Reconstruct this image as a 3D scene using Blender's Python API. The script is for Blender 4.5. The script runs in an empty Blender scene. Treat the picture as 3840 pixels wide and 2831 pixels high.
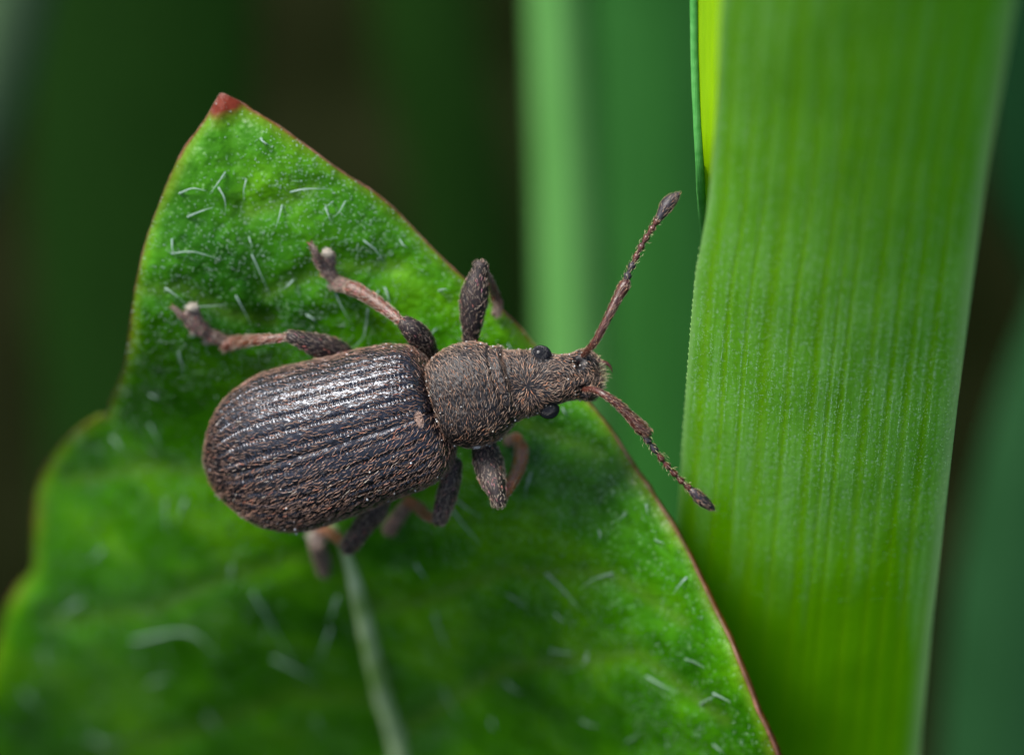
import bpy, math, random
import numpy as np
from mathutils import Matrix, Vector

random.seed(7)
rng = np.random.default_rng(11)
scene = bpy.context.scene
col = scene.collection

# ------------------------------------------------------------------ camera, light
# one Blender unit is one millimetre.  Shapes are laid out in a frame whose x runs to the
# right of the photograph, y up it and z towards the lens, then turned into the world by M
# (the lens looks down at PITCH degrees on near-vertical grass).
PITCH = 55.0
M = Matrix.Rotation(math.radians(90.0 - PITCH), 4, 'X')
DIST = 60.0
FRAME_W = 3840 / 250.0

cam_d = bpy.data.cameras.new('camera')
cam = bpy.data.objects.new('camera', cam_d)
col.objects.link(cam)
cam.matrix_world = M @ Matrix.Translation((0, 0, DIST))
cam_d.sensor_width = 36.0
cam_d.lens = 36.0 * DIST / FRAME_W
cam_d.clip_start = 1.0
cam_d.clip_end = 6000.0
cam_d.dof.use_dof = True
cam_d.dof.focus_distance = DIST
APERTURE = 2.4
cam_d.dof.aperture_fstop = cam_d.lens * 1e-3 / APERTURE
cam_d.dof.aperture_blades = 7
scene.camera = cam

SUN_PIC = Vector((-0.46, 0.60, 0.65)).normalized()
sun_dir = (M.to_3x3() @ SUN_PIC).normalized()
elev = math.asin(sun_dir.z)
azim = math.atan2(sun_dir.x, sun_dir.y)

world = bpy.data.worlds.new("World")
scene.world = world
world.use_nodes = True
wn = world.node_tree.nodes
wl = world.node_tree.links
sky = wn.new('ShaderNodeTexSky')
sky.sky_type = 'NISHITA'
sky.sun_disc = False
sky.sun_elevation = elev
sky.sun_rotation = azim
sky.dust_density = 4.0
sky.ozone_density = 0.6
wl.new(sky.outputs[0], wn['Background'].inputs[0])
wn['Background'].inputs[1].default_value = 0.085

sd = bpy.data.lights.new('sun', 'SUN')
sd.energy = 2.4
sd.angle = math.radians(20)
sd.color = (1.0, 0.98, 0.95)
so = bpy.data.objects.new('sun', sd)
col.objects.link(so)
so.rotation_euler = sun_dir.to_track_quat('Z', 'Y').to_euler()

scene.view_settings.view_transform = 'Standard'
scene.view_settings.look = 'None'
scene.view_settings.gamma = 1.0
scene.view_settings.exposure = 1.3
scene.view_settings.use_curve_mapping = False
scene.render.engine = 'CYCLES'
scene.cycles.max_bounces = 8
scene.cycles.use_denoising = True
scene.unit_settings.scale_length = 0.001

# ------------------------------------------------------------------ helpers
def P(px, py, z=0.0):
    """photograph pixel at depth z (mm, towards the lens) -> laid-out point"""
    k = (DIST - z) / DIST
    return np.array([(px - 1920) / 250.0 * k, (1415.5 - py) / 250.0 * k, z])

def PP(pts):
    return np.array([P(*p) for p in pts])

THING_C = {}
def settle(o, c):
    o.matrix_world = M @ Matrix.Translation(Vector(c))
    THING_C[o.name] = np.array(c, float)

def root_c(o):
    while o.parent is not None:
        o = o.parent
    return THING_C[o.name]

def tag(o, label=None, cat=None, group=None, kind=None):
    if label: o['label'] = label
    if cat: o['category'] = cat
    if group: o['group'] = group
    if kind: o['kind'] = kind
    return o

def thing(name, label, cat, c, group=None):
    o = bpy.data.objects.new(name, None)
    col.objects.link(o)
    o.empty_display_size = 0.3
    settle(o, c)
    return tag(o, label, cat, group)

def holder(name, parent, label=None):
    o = bpy.data.objects.new(name, None)
    col.objects.link(o)
    o.empty_display_size = 0.1
    o.parent = parent
    return tag(o, label)

def mesh_obj(name, verts, faces, m, parent=None, c=None, attrs=None, smooth=True, label=None, kind=None, uv=None):
    verts = np.asarray(verts, float)
    if parent is not None:
        org = root_c(parent)
    else:
        org = np.array(c if c is not None else verts.mean(0), float)
    me = bpy.data.meshes.new(name)
    faces = np.asarray(faces)
    v = (verts - org).astype(np.float32)
    nf, k = faces.shape
    me.vertices.add(len(v)); me.vertices.foreach_set('co', v.ravel())
    me.loops.add(nf * k); me.loops.foreach_set('vertex_index', faces.ravel().astype(np.int32))
    me.polygons.add(nf)
    me.polygons.foreach_set('loop_start', np.arange(0, nf * k, k, dtype=np.int32))
    try:
        me.polygons.foreach_set('loop_total', np.full(nf, k, dtype=np.int32))
    except Exception:
        pass
    me.update(calc_edges=True)
    me.validate()
    me.polygons.foreach_set('use_smooth', np.full(len(me.polygons), smooth))
    if attrs:
        for an, av in attrs.items():
            a = me.attributes.new(an, 'FLOAT', 'POINT')
            a.data.foreach_set('value', np.asarray(av, np.float32))
    me.materials.append(m)
    o = bpy.data.objects.new(name, me)
    col.objects.link(o)
    if parent is not None:
        o.parent = parent
    else:
        settle(o, org)
    if label: o['label'] = label
    if kind: o['kind'] = kind
    return o

def join(parts):
    V, F, n = [], [], 0
    for v, f in parts:
        V.append(v); F.append(np.asarray(f) + n); n += len(v)
    return np.concatenate(V), np.concatenate(F)

def grid_faces(nr, nc, wrap=False):
    i = np.arange(nr - 1)[:, None]
    j = np.arange(nc if wrap else nc - 1)[None, :]
    a = i * nc + j
    b = i * nc + (j + 1) % nc
    return np.stack([a, b, b + nc, a + nc], -1).reshape(-1, 4)

def vnormals(V, F):
    e1 = V[F[:, 2]] - V[F[:, 0]]
    e2 = V[F[:, 3]] - V[F[:, 1]] if F.shape[1] == 4 else V[F[:, 1]] - V[F[:, 0]]
    fn = np.cross(e1, e2)
    n = np.zeros_like(V)
    for k in range(F.shape[1]):
        np.add.at(n, F[:, k], fn)
    return n / np.maximum(np.linalg.norm(n, axis=1, keepdims=True), 1e-12)

def outward(V, F, up=None):
    n = vnormals(V, F)
    s = (n[:, 2].sum() if up else ((V - V.mean(0)) * n).sum())
    return F[:, ::-1] if s < 0 else F

def catmull(pts, n, closed=False):
    pts = np.asarray(pts, float)
    if pts.ndim == 1: pts = pts[:, None]
    m = len(pts)
    ext = np.vstack([2 * pts[0] - pts[1], pts, 2 * pts[-1] - pts[-2]])
    seg = np.linalg.norm(np.diff(pts, axis=0), axis=1) + 1e-9
    cum = np.concatenate([[0], np.cumsum(seg)])
    t = np.linspace(0, cum[-1], n)
    i = np.clip(np.searchsorted(cum, t, side='right') - 1, 0, m - 2)
    u = ((t - cum[i]) / seg[i])[:, None]
    p0, p1, p2, p3 = ext[i], ext[i + 1], ext[i + 2], ext[i + 3]
    return 0.5 * ((2 * p1) + (-p0 + p2) * u + (2 * p0 - 5 * p1 + 4 * p2 - p3) * u ** 2 + (-p0 + 3 * p1 - 3 * p2 + p3) * u ** 3)

def hash3(ix, iy, iz, seed):
    h = (ix * 374761393 + iy * 668265263 + iz * 2147483647 + seed * 1274126177) & 0xFFFFFFFF
    h = ((h ^ (h >> 13)) * 1274126177) & 0xFFFFFFFF
    h = h ^ (h >> 16)
    return (h & 0xFFFF) / 65535.0

def noise(p, freq, seed=0):
    q = np.asarray(p) * freq
    f = np.floor(q).astype(np.int64); w = q - f
    w = w * w * (3 - 2 * w)
    out = 0
    for dx in (0, 1):
        for dy in (0, 1):
            for dz in (0, 1):
                wt = (w[:, 0] if dx else 1 - w[:, 0]) * (w[:, 1] if dy else 1 - w[:, 1]) * (w[:, 2] if dz else 1 - w[:, 2])
                out = out + wt * hash3(f[:, 0] + dx, f[:, 1] + dy, f[:, 2] + dz, seed)
    return out * 2 - 1

def tube(path, rad, nl=24, ns=14, flat=1.0, up=(0, 0, 1), rough=0.0, cap=True, seed=0, raw=False):
    """tapered tube through path; rad = half widths; flat = depth / width"""
    A = np.hstack([np.asarray(path, float), np.asarray(rad, float)[:, None]])
    if not raw:
        A = catmull(A, nl)
    C, R = A[:, :3], np.maximum(A[:, 3], 1e-4)
    T = np.gradient(C, axis=0); T /= np.linalg.norm(T, axis=1, keepdims=True) + 1e-12
    if cap:
        cs, rs = [], []
        for k in range(3):
            a = (k + 0.5) / 3.5 * math.pi / 2
            cs.append(C[0] - T[0] * R[0] * math.cos(a) * 0.8); rs.append(R[0] * math.sin(a))
        ce, re_ = [], []
        for k in range(3):
            a = (k + 0.5) / 3.5 * math.pi / 2
            ce.append(C[-1] + T[-1] * R[-1] * math.cos(a) * 0.8); re_.append(R[-1] * math.sin(a))
        C = np.vstack([cs, C, ce[::-1]]); R = np.concatenate([rs, R, re_[::-1]])
        T = np.vstack([[T[0]] * 3, T, [T[-1]] * 3])
    up = np.asarray(up, float)
    S = np.cross(T, up); ln = np.linalg.norm(S, axis=1, keepdims=True)
    alt = np.cross(T, np.array([0.3, 1, 0.1]))
    S = np.where(ln < 0.15, alt, S); S /= np.linalg.norm(S, axis=1, keepdims=True)
    U = np.cross(S, T)
    th = np.arange(ns) / ns * 2 * math.pi
    V = C[:, None, :] + R[:, None, None] * (np.cos(th)[None, :, None] * S[:, None, :] + flat * np.sin(th)[None, :, None] * U[:, None, :])
    nr = len(C)
    V = V.reshape(-1, 3)
    F = grid_faces(nr, ns, wrap=True)
    # closing fans as degenerate quads
    if cap:
        V = np.vstack([V, C[0] - T[0] * R[0] * 0.2, C[-1] + T[-1] * R[-1] * 0.2])
        a, b = len(V) - 2, len(V) - 1
        j = np.arange(0, ns, 2)
        F = np.vstack([F, np.stack([np.full(len(j), a), (j + 2) % ns, (j + 1) % ns, j], -1),
                       np.stack([np.full(len(j), b), (nr - 1) * ns + j, (nr - 1) * ns + j + 1, (nr - 1) * ns + (j + 2) % ns], -1)])
    F = outward(V, F)
    if rough:
        n = vnormals(V, F)
        V = V + n * (rough * (noise(V, 9.0, seed) + 0.6 * noise(V, 22.0, seed + 3)))[:, None]
    return V, F

def blob(c, r, n=10, scale=(1, 1, 1), seed=0, rough=0.0):
    th = np.linspace(0.001, math.pi - 0.001, n); ph = np.arange(n + 4) / (n + 4) * 2 * math.pi
    V = np.stack([np.sin(th)[:, None] * np.cos(ph), np.sin(th)[:, None] * np.sin(ph), np.cos(th)[:, None] * np.ones_like(ph)], -1).reshape(-1, 3)
    if rough:
        V = V * (1 + rough * noise(V + seed * 3.1, 1.6, seed))[:, None]
    V = V * r * np.array(scale) + np.asarray(c)
    return V, outward(V, grid_faces(n, n + 4, wrap=True))

def scatter(V, F, n, mind, weight=None, N=None, keep=None):
    """points spread over a quad mesh with a minimum spacing"""
    if N is None: N = vnormals(V, F)
    T1 = F[:, [0, 1, 2]]; T2 = F[:, [0, 2, 3]]
    T = np.vstack([T1, T2])
    ar = 0.5 * np.linalg.norm(np.cross(V[T[:, 1]] - V[T[:, 0]], V[T[:, 2]] - V[T[:, 0]]), axis=1)
    if weight is not None:
        ar = ar * weight[T].mean(1)
    pr = ar / ar.sum()
    k = rng.choice(len(T), size=n * 4, p=pr)
    a, b = rng.random(len(k)), rng.random(len(k))
    s = a + b > 1; a[s] = 1 - a[s]; b[s] = 1 - b[s]
    w = np.stack([1 - a - b, a, b], -1)
    p = (V[T[k]] * w[:, :, None]).sum(1); nn = (N[T[k]] * w[:, :, None]).sum(1)
    nn /= np.linalg.norm(nn, axis=1, keepdims=True) + 1e-9
    if keep is not None:
        m = keep(p, nn); p, nn = p[m], nn[m]
    cells, out = {}, []
    g = mind
    q = np.floor(p / g).astype(int)
    md2 = mind * mind
    for i in range(len(p)):
        x, y, z = q[i]
        ok = True
        for dx in (-1, 0, 1):
            for dy in (-1, 0, 1):
                for dz in (-1, 0, 1):
                    for j in cells.get((x + dx, y + dy, z + dz), ()):
                        d = p[i] - p[j]
                        if d[0] * d[0] + d[1] * d[1] + d[2] * d[2] < md2:
                            ok = False; break
                    if not ok: break
                if not ok: break
            if not ok: break
        if ok:
            cells.setdefault((x, y, z), []).append(i); out.append(i)
            if len(out) >= n: break
    return p[out], nn[out]

def setae(p, n, d, length, width, lift=0.25, bend=0.5, jitter=0.3, sink=0.1):
    """bent, flattened, tapering bristles: 4 rings of 3 corners"""
    m = len(p)
    d = d + rng.normal(0, jitter, (m, 3))
    d = d - (d * n).sum(1, keepdims=True) * n
    d /= np.linalg.norm(d, axis=1, keepdims=True) + 1e-9
    s = np.cross(n, d)
    L = length * rng.uniform(0.65, 1.25, m)[:, None]
    W = width * rng.uniform(0.75, 1.2, m)[:, None]
    side = rng.normal(0, 0.22, m)[:, None]
    rings = []
    for t, wf in ((0, 0.55), (0.38, 1.0), (0.72, 0.8), (1.0, 0.12)):
        h = L * (lift * math.sin(min(1.0, t * 1.15) * math.pi * (0.5 + 0.35 * bend)) - 0.02) - (sink * W if t == 0 else 0)
        c = p + d * (L * t) + n * h + s * side * L * t * t
        rings += [c + s * W * 0.5 * wf, c + n * W * 0.42 * wf, c - s * W * 0.5 * wf]
    V = np.stack(rings, 1).reshape(-1, 3)
    F = []
    base = np.arange(m)[:, None] * 12
    for r in range(3):
        for k in range(3):
            a, b = r * 3 + k, r * 3 + (k + 1) % 3
            F.append(np.hstack([base + a, base + b, base + b + 3, base + a + 3]))
    return V, np.concatenate(F)

# ------------------------------------------------------------------ materials
def mat(name):
    m = bpy.data.materials.new(name); m.use_nodes = True
    nt = m.node_tree
    return m, nt, nt.nodes, nt.links, nt.nodes['Principled BSDF']

def ramp(ns, stops):
    r = ns.new('ShaderNodeValToRGB')
    el = r.color_ramp.elements
    while len(el) > 1: el.remove(el[-1])
    el[0].position, el[0].color = stops[0][0], (*stops[0][1], 1)
    for s, c in stops[1:]:
        e = el.new(s); e.color = (*c, 1)
    return r

def tex_noise(ns, ls, scale, detail=3.0, rough=0.55, coord='Object', stretch=None):
    tc = ns.new('ShaderNodeTexCoord'); n = ns.new('ShaderNodeTexNoise')
    n.inputs['Scale'].default_value = scale; n.inputs['Detail'].default_value = detail
    n.inputs['Roughness'].default_value = rough
    if stretch:
        mp = ns.new('ShaderNodeMapping'); mp.inputs['Scale'].default_value = stretch
        ls.new(tc.outputs[coord], mp.inputs[0]); ls.new(mp.outputs[0], n.inputs[0])
    else:
        ls.new(tc.outputs[coord], n.inputs[0])
    return n

def bump(ns, ls, src, strength, dist, prev=None):
    b = ns.new('ShaderNodeBump'); b.inputs['Strength'].default_value = strength
    b.inputs['Distance'].default_value = dist
    ls.new(src, b.inputs['Height'])
    if prev is not None: ls.new(prev, b.inputs['Normal'])
    return b.outputs[0]

def attr(ns, name):
    a = ns.new('ShaderNodeAttribute'); a.attribute_name = name; return a

def mixc(ns, ls, fac, a, b):
    m = ns.new('ShaderNodeMix'); m.data_type = 'RGBA'
    if isinstance(fac, float): m.inputs[0].default_value = fac
    else: ls.new(fac, m.inputs[0])
    for k, x in ((6, a), (7, b)):
        if isinstance(x, tuple): m.inputs[k].default_value = (*x, 1)
        else: ls.new(x, m.inputs[k])
    return m.outputs[2]

def maprange(ns, ls, src, a, b, c=0.0, d=1.0):
    m = ns.new('ShaderNodeMapRange'); ls.new(src, m.inputs[0])
    m.inputs[1].default_value = a; m.inputs[2].default_value = b
    m.inputs[3].default_value = c; m.inputs[4].default_value = d
    return m.outputs[0]

def cuticle(name, c0, c1, rough=0.26, scale=14, b=0.35, spec=0.7):
    m, nt, ns, ls, pr = mat(name)
    n = tex_noise(ns, ls, scale, 4)
    r = ramp(ns, [(0.35, c0), (0.7, c1)]); ls.new(n.outputs[0], r.inputs[0])
    ls.new(r.outputs[0], pr.inputs['Base Color'])
    n2 = tex_noise(ns, ls, 60, 3, 0.7)
    ls.new(maprange(ns, ls, n2.outputs[0], 0.3, 0.7, rough - 0.08, rough + 0.14), pr.inputs['Roughness'])
    ls.new(bump(ns, ls, n2.outputs[0], b, 0.012), pr.inputs['Normal'])
    pr.inputs['Specular IOR Level'].default_value = spec
    return m

def seta_mat(name, stops, rough=0.36, spec=0.6):
    m, nt, ns, ls, pr = mat(name)
    g = ns.new('ShaderNodeNewGeometry')
    r = ramp(ns, stops); ls.new(g.outputs['Random Per Island'], r.inputs[0])
    ls.new(r.outputs[0], pr.inputs['Base Color'])
    pr.inputs['Roughness'].default_value = rough
    pr.inputs['Specular IOR Level'].default_value = spec
    return m

MAT = {}
MAT['elytron'] = cuticle('black_glossy_cuticle', (0.004, 0.004, 0.006), (0.010, 0.008, 0.011), 0.21, spec=0.85)
MAT['elytron'].node_tree.nodes['Principled BSDF'].inputs['Specular Tint'].default_value = (0.86, 0.91, 1.0, 1)
MAT['thorax'] = cuticle('dark_cuticle', (0.004, 0.004, 0.005), (0.014, 0.010, 0.009), 0.38, 14, 0.7, 0.5)
MAT['leg_dark'] = cuticle('dark_leg_cuticle', (0.008, 0.007, 0.007), (0.032, 0.017, 0.016), 0.46, 14, 0.8, 0.45)
MAT['leg_red'] = cuticle('red_brown_leg_cuticle', (0.05, 0.014, 0.006), (0.15, 0.04, 0.012), 0.40)
MAT['leg_orange'] = cuticle('orange_brown_leg_cuticle', (0.16, 0.03, 0.004), (0.30, 0.07, 0.008), 0.30)
MAT['antenna_red'] = cuticle('red_brown_antenna_cuticle', (0.035, 0.009, 0.006), (0.10, 0.024, 0.014), 0.30)
MAT['antenna_dark'] = cuticle('dark_antenna_cuticle', (0.008, 0.007, 0.010), (0.03, 0.02, 0.026), 0.42)
MAT['socket'] = cuticle('black_socket', (0.003, 0.002, 0.002), (0.02, 0.004, 0.003), 0.6, spec=0.15)
BROWN = [(0.0, (0.045, 0.03, 0.02)), (0.3, (0.12, 0.068, 0.050)), (0.6, (0.21, 0.125, 0.09)), (0.88, (0.31, 0.18, 0.12)), (0.95, (0.36, 0.13, 0.075)), (0.975, (0.36, 0.28, 0.24)), (1.0, (0.45, 0.40, 0.32))]
MAT['seta'] = seta_mat('brown_setae', BROWN)
MAT['seta_gold'] = seta_mat('gold_setae', [(0, (0.085, 0.052, 0.038)), (0.5, (0.22, 0.145, 0.105)), (0.85, (0.40, 0.275, 0.195)), (0.94, (0.55, 0.24, 0.12)), (1, (0.50, 0.45, 0.36))])
MAT['seta_leg'] = seta_mat('grey_brown_setae', [(0, (0.13, 0.09, 0.06)), (0.5, (0.26, 0.20, 0.15)), (0.85, (0.40, 0.33, 0.26)), (0.95, (0.5, 0.16, 0.12)), (1, (0.42, 0.20, 0.26))])
MAT['hair_yellow'] = seta_mat('yellow_mouth_hair', [(0, (0.45, 0.38, 0.18)), (1, (0.62, 0.58, 0.34))])
MAT['seta_pink'] = seta_mat('pale_pink_setae', [(0, (0.26, 0.16, 0.12)), (1, (0.46, 0.33, 0.27))])
MAT['pad'] = seta_mat('cream_pad', [(0, (0.24, 0.21, 0.16)), (1, (0.34, 0.31, 0.25))], 0.5)

m, nt, ns, ls, pr = mat('compound_eye'); MAT['eye'] = m
pr.inputs['Base Color'].default_value = (0.004, 0.004, 0.006, 1); pr.inputs['Roughness'].default_value = 0.16
pr.inputs['Specular IOR Level'].default_value = 0.45
m, nt, ns, ls, pr = mat('mineral_dust'); MAT['dust'] = m
g = ns.new('ShaderNodeNewGeometry'); r = ramp(ns, [(0, (0.35, 0.31, 0.25)), (0.6, (0.6, 0.58, 0.55)), (1, (0.75, 0.78, 0.82))])
ls.new(g.outputs['Random Per Island'], r.inputs[0]); ls.new(r.outputs[0], pr.inputs['Base Color'])
pr.inputs['Roughness'].default_value = 0.25; pr.inputs['Transmission Weight'].default_value = 0.25
m, nt, ns, ls, pr = mat('white_grain'); MAT['grain'] = m
pr.inputs['Base Color'].default_value = (0.75, 0.78, 0.66, 1); pr.inputs['Roughness'].default_value = 0.3

def leaf_material():
    m, nt, ns, ls, pr = mat('leaf_lamina')
    big = tex_noise(ns, ls, 0.55, 3, 0.6)
    fine = tex_noise(ns, ls, 5.5, 4, 0.65)
    r1 = ramp(ns, [(0.34, (0.018, 0.12, 0.0)), (0.5, (0.042, 0.205, 0.0)), (0.68, (0.095, 0.31, 0.001))])
    ls.new(big.outputs[0], r1.inputs[0])
    r2 = ramp(ns, [(0.32, (0.72, 0.76, 0.5)), (0.5, (1, 1, 1)), (0.7, (1.25, 1.22, 1.1))])
    ls.new(fine.outputs[0], r2.inputs[0])
    mu = ns.new('ShaderNodeMix'); mu.data_type = 'RGBA'; mu.blend_type = 'MULTIPLY'; mu.inputs[0].default_value = 1
    ls.new(r1.outputs[0], mu.inputs[6]); ls.new(r2.outputs[0], mu.inputs[7])
    c = mu.outputs[2]
    # pale cell papillae
    tc = ns.new('ShaderNodeTexCoord'); vo = ns.new('ShaderNodeTexVoronoi'); vo.inputs['Scale'].default_value = 11
    ls.new(tc.outputs['Object'], vo.inputs['Vector'])
    dots = maprange(ns, ls, vo.outputs['Distance'], 0.12, 0.30, 1, 0)
    sel = tex_noise(ns, ls, 1.6, 2)
    selr = maprange(ns, ls, sel.outputs[0], 0.40, 0.62, 0.1, 0.9)
    mm = ns.new('ShaderNodeMath'); mm.operation = 'MULTIPLY'; ls.new(dots, mm.inputs[0]); ls.new(selr, mm.inputs[1])
    c = mixc(ns, ls, mm.outputs[0], c, (0.22, 0.42, 0.16))
    # veins, yellowish rim, red edge
    c = mixc(ns, ls, attr(ns, 'vein').outputs['Fac'], c, (0.11, 0.24, 0.02))
    c = mixc(ns, ls, attr(ns, 'rim').outputs['Fac'], c, (0.13, 0.21, 0.006))
    c = mixc(ns, ls, attr(ns, 'red').outputs['Fac'], c, (0.15, 0.022, 0.008))
    ls.new(c, pr.inputs['Base Color'])
    pr.inputs['Specular IOR Level'].default_value = 0.3
    ls.new(maprange(ns, ls, fine.outputs[0], 0.3, 0.7, 0.30, 0.50), pr.inputs['Roughness'])
    b = bump(ns, ls, vo.outputs['Distance'], 0.35, 0.03)
    b = bump(ns, ls, fine.outputs[0], 0.35, 0.05, b)
    ls.new(b, pr.inputs['Normal'])
    tr = ns.new('ShaderNodeBsdfTranslucent'); ls.new(c, tr.inputs[0])
    mx = ns.new('ShaderNodeMixShader'); mx.inputs[0].default_value = 0.30
    ls.new(pr.outputs[0], mx.inputs[1]); ls.new(tr.outputs[0], mx.inputs[2])
    ls.new(mx.outputs[0], ns['Material Output'].inputs[0])
    return m
MAT['leaf'] = leaf_material()

def simple(name, c0, c1, rough=0.45, scale=3.0, spec=0.4, b=0.3, bd=0.03, trans=0.0, stretch=None):
    m, nt, ns, ls, pr = mat(name)
    n = tex_noise(ns, ls, scale, 4, stretch=stretch)
    r = ramp(ns, [(0.32, c0), (0.68, c1)]); ls.new(n.outputs[0], r.inputs[0])
    ls.new(r.outputs[0], pr.inputs['Base Color'])
    pr.inputs['Roughness'].default_value = rough
    pr.inputs['Specular IOR Level'].default_value = spec
    if b: ls.new(bump(ns, ls, n.outputs[0], b, bd), pr.inputs['Normal'])
    if trans:
        tr = ns.new('ShaderNodeBsdfTranslucent'); ls.new(r.outputs[0], tr.inputs[0])
        mx = ns.new('ShaderNodeMixShader'); mx.inputs[0].default_value = trans
        ls.new(pr.outputs[0], mx.inputs[1]); ls.new(tr.outputs[0], mx.inputs[2])
        ls.new(mx.outputs[0], ns['Material Output'].inputs[0])
    return m
MAT['margin'] = simple('leaf_margin', (0.05, 0.035, 0.006), (0.22, 0.085, 0.055), 0.42, 3, 0.6)
MAT['midrib'] = simple('pale_midrib', (0.17, 0.34, 0.05), (0.52, 0.64, 0.38), 0.40, 1.1)
MAT['leaf_hair'] = simple('white_leaf_hair', (0.26, 0.40, 0.32), (0.42, 0.56, 0.50), 0.35, 4, 0.5, 0, 0.03, 0.4)
MAT['petiole'] = simple('petiole_skin', (0.16, 0.07, 0.03), (0.10, 0.20, 0.03), 0.5, 1)

def blade_material():
    m, nt, ns, ls, pr = mat('grass_blade_skin')
    streak = tex_noise(ns, ls, 5.0, 4, 0.6, stretch=(2.2, 0.10, 0.10))
    r = ramp(ns, [(0.25, (0.14, 0.43, 0.004)), (0.5, (0.21, 0.56, 0.055)), (0.75, (0.30, 0.66, 0.16))])
    ls.new(streak.outputs[0], r.inputs[0])
    c = r.outputs[0]
    tc = ns.new('ShaderNodeTexCoord'); mp = ns.new('ShaderNodeMapping'); mp.inputs['Scale'].default_value = (1, 0.55, 0.55)
    vo = ns.new('ShaderNodeTexVoronoi'); vo.inputs['Scale'].default_value = 13
    ls.new(tc.outputs['Object'], mp.inputs[0]); ls.new(mp.outputs[0], vo.inputs['Vector'])
    dots = maprange(ns, ls, vo.outputs['Distance'], 0.10, 0.36, 0.7, 0)
    c = mixc(ns, ls, dots, c, (0.42, 0.68, 0.36))
    c = mixc(ns, ls, attr(ns, 'bloom').outputs['Fac'], (0.17, 0.50, 0.0), c)
    c = mixc(ns, ls, attr(ns, 'vein').outputs['Fac'], c, (0.21, 0.52, 0.0))
    c = mixc(ns, ls, attr(ns, 'rim').outputs['Fac'], c, (0.40, 0.66, 0.26))
    ls.new(c, pr.inputs['Base Color'])
    pr.inputs['Roughness'].default_value = 0.42
    pr.inputs['Specular IOR Level'].default_value = 0.22
    b = bump(ns, ls, streak.outputs[0], 0.2, 0.02)
    b = bump(ns, ls, vo.outputs['Distance'], 0.25, 0.02, b)
    ls.new(b, pr.inputs['Normal'])
    tr = ns.new('ShaderNodeBsdfTranslucent'); ls.new(c, tr.inputs[0])
    mx = ns.new('ShaderNodeMixShader'); mx.inputs[0].default_value = 0.5
    ls.new(pr.outputs[0], mx.inputs[1]); ls.new(tr.outputs[0], mx.inputs[2])
    ls.new(mx.outputs[0], ns['Material Output'].inputs[0])
    return m
MAT['blade'] = blade_material()
S_ = (3.0, 0.2, 0.2)
MAT['blade_backlight_paint'] = simple('painted_backlit_blade', (0.27, 0.52, 0.0), (0.32, 0.58, 0.001), 0.4, 5, 0.3, 0.2, 0.02, 0.5, S_)  # light shining through the inner half is put into this yellow-green colour
MAT['blade_edge'] = simple('young_blade_outer', (0.06, 0.30, 0.05), (0.12, 0.42, 0.10), 0.4, 6, 0.4, 0.4, 0.03, 0.2)
MAT['bg_bright'] = simple('bright_background_blade', (0.095, 0.30, 0.06), (0.13, 0.355, 0.09), 0.45, 2, 0.4, 0.2, 0.03, 0.35, S_)
MAT['bg_mid'] = simple('mid_background_blade', (0.016, 0.10, 0.012), (0.026, 0.14, 0.02), 0.5, 2, 0.3, 0.2, 0.03, 0.3, S_)
MAT['bg_dark'] = simple('dark_background_blade', (0.005, 0.022, 0.002), (0.008, 0.034, 0.003), 0.7, 2, 0.05, 0.2, 0.03, 0.2, S_)
MAT['bg_sea'] = simple('sea_green_background_blade', (0.008, 0.045, 0.011), (0.016, 0.07, 0.022), 0.5, 2, 0.2, 0.2, 0.03, 0.2, S_)
MAT['bg_grey'] = simple('greyish_background_blade', (0.055, 0.11, 0.045), (0.08, 0.14, 0.065), 0.5, 2, 0.3, 0.2, 0.03, 0.2, S_)
MAT['bg_blue'] = simple('blue_green_background_blade', (0.003, 0.025, 0.007), (0.006, 0.036, 0.011), 0.5, 2, 0.12, 0.2, 0.03, 0.2, S_)
MAT['soil'] = simple('dark_soil', (0.003, 0.0045, 0.0012), (0.009, 0.011, 0.004), 0.9, 0.18, 0.0, 0.6, 1.0)

# ------------------------------------------------------------------ ground
GROUND_Z = -62.0     # world height
def to_world(p):
    return np.array(M @ Vector(p))
def from_world(p):
    return np.array(M.inverted() @ Vector(p))
def ground():
    n = 121
    a = np.linspace(-1, 1, n); g = np.sign(a) * (np.abs(a) ** 2.4) * 2500
    X, Y = np.meshgrid(g, g)
    Z = GROUND_Z + 2.0 * noise(np.stack([X.ravel(), Y.ravel(), 0 * X.ravel()], -1), 0.07, 5).reshape(X.shape) - 1.0
    V = np.stack([X.ravel(), Y.ravel() + 40, Z.ravel()], -1)
    me = bpy.data.meshes.new('ground')
    me.from_pydata(V.tolist(), [], grid_faces(n, n).tolist()); me.materials.append(MAT['soil'])
    me.polygons.foreach_set('use_smooth', [True] * len(me.polygons))
    o = bpy.data.objects.new('ground', me); col.objects.link(o)
    tag(o, 'dark brown soil far below the leaf, wholly out of focus', kind='structure')
ground()

# ------------------------------------------------------------------ grass blades
def ribbon(left, right, nl, nc, thick, groove=None, arch=0.0, twist=0.0):
    """blade between two edge curves (already laid-out points); returns V, F, u, v"""
    Lc, Rc = catmull(left, nl), catmull(right, nl)
    u = np.linspace(0, 1, nc)
    C = Lc[:, None, :] * (1 - u)[None, :, None] + Rc[:, None, :] * u[None, :, None]
    T = np.gradient((Lc + Rc) / 2, axis=0)
    W = Rc - Lc
    N = np.cross(W, T); N /= np.linalg.norm(N, axis=1, keepdims=True)
    if N[:, 2].mean() < 0: N = -N
    h = arch * (1 - (2 * u - 1) ** 2)
    if groove is not None: h = h + groove(u)
    top = C + N[:, None, :] * h[None, :, None]
    tap = thick * np.sqrt(np.clip(1 - (2 * u - 1) ** 8, 0, 1))
    bot = C + N[:, None, :] * (arch * (1 - (2 * u - 1) ** 2) - tap - 0.004)[None, :, None]
    return top, bot, u

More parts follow.
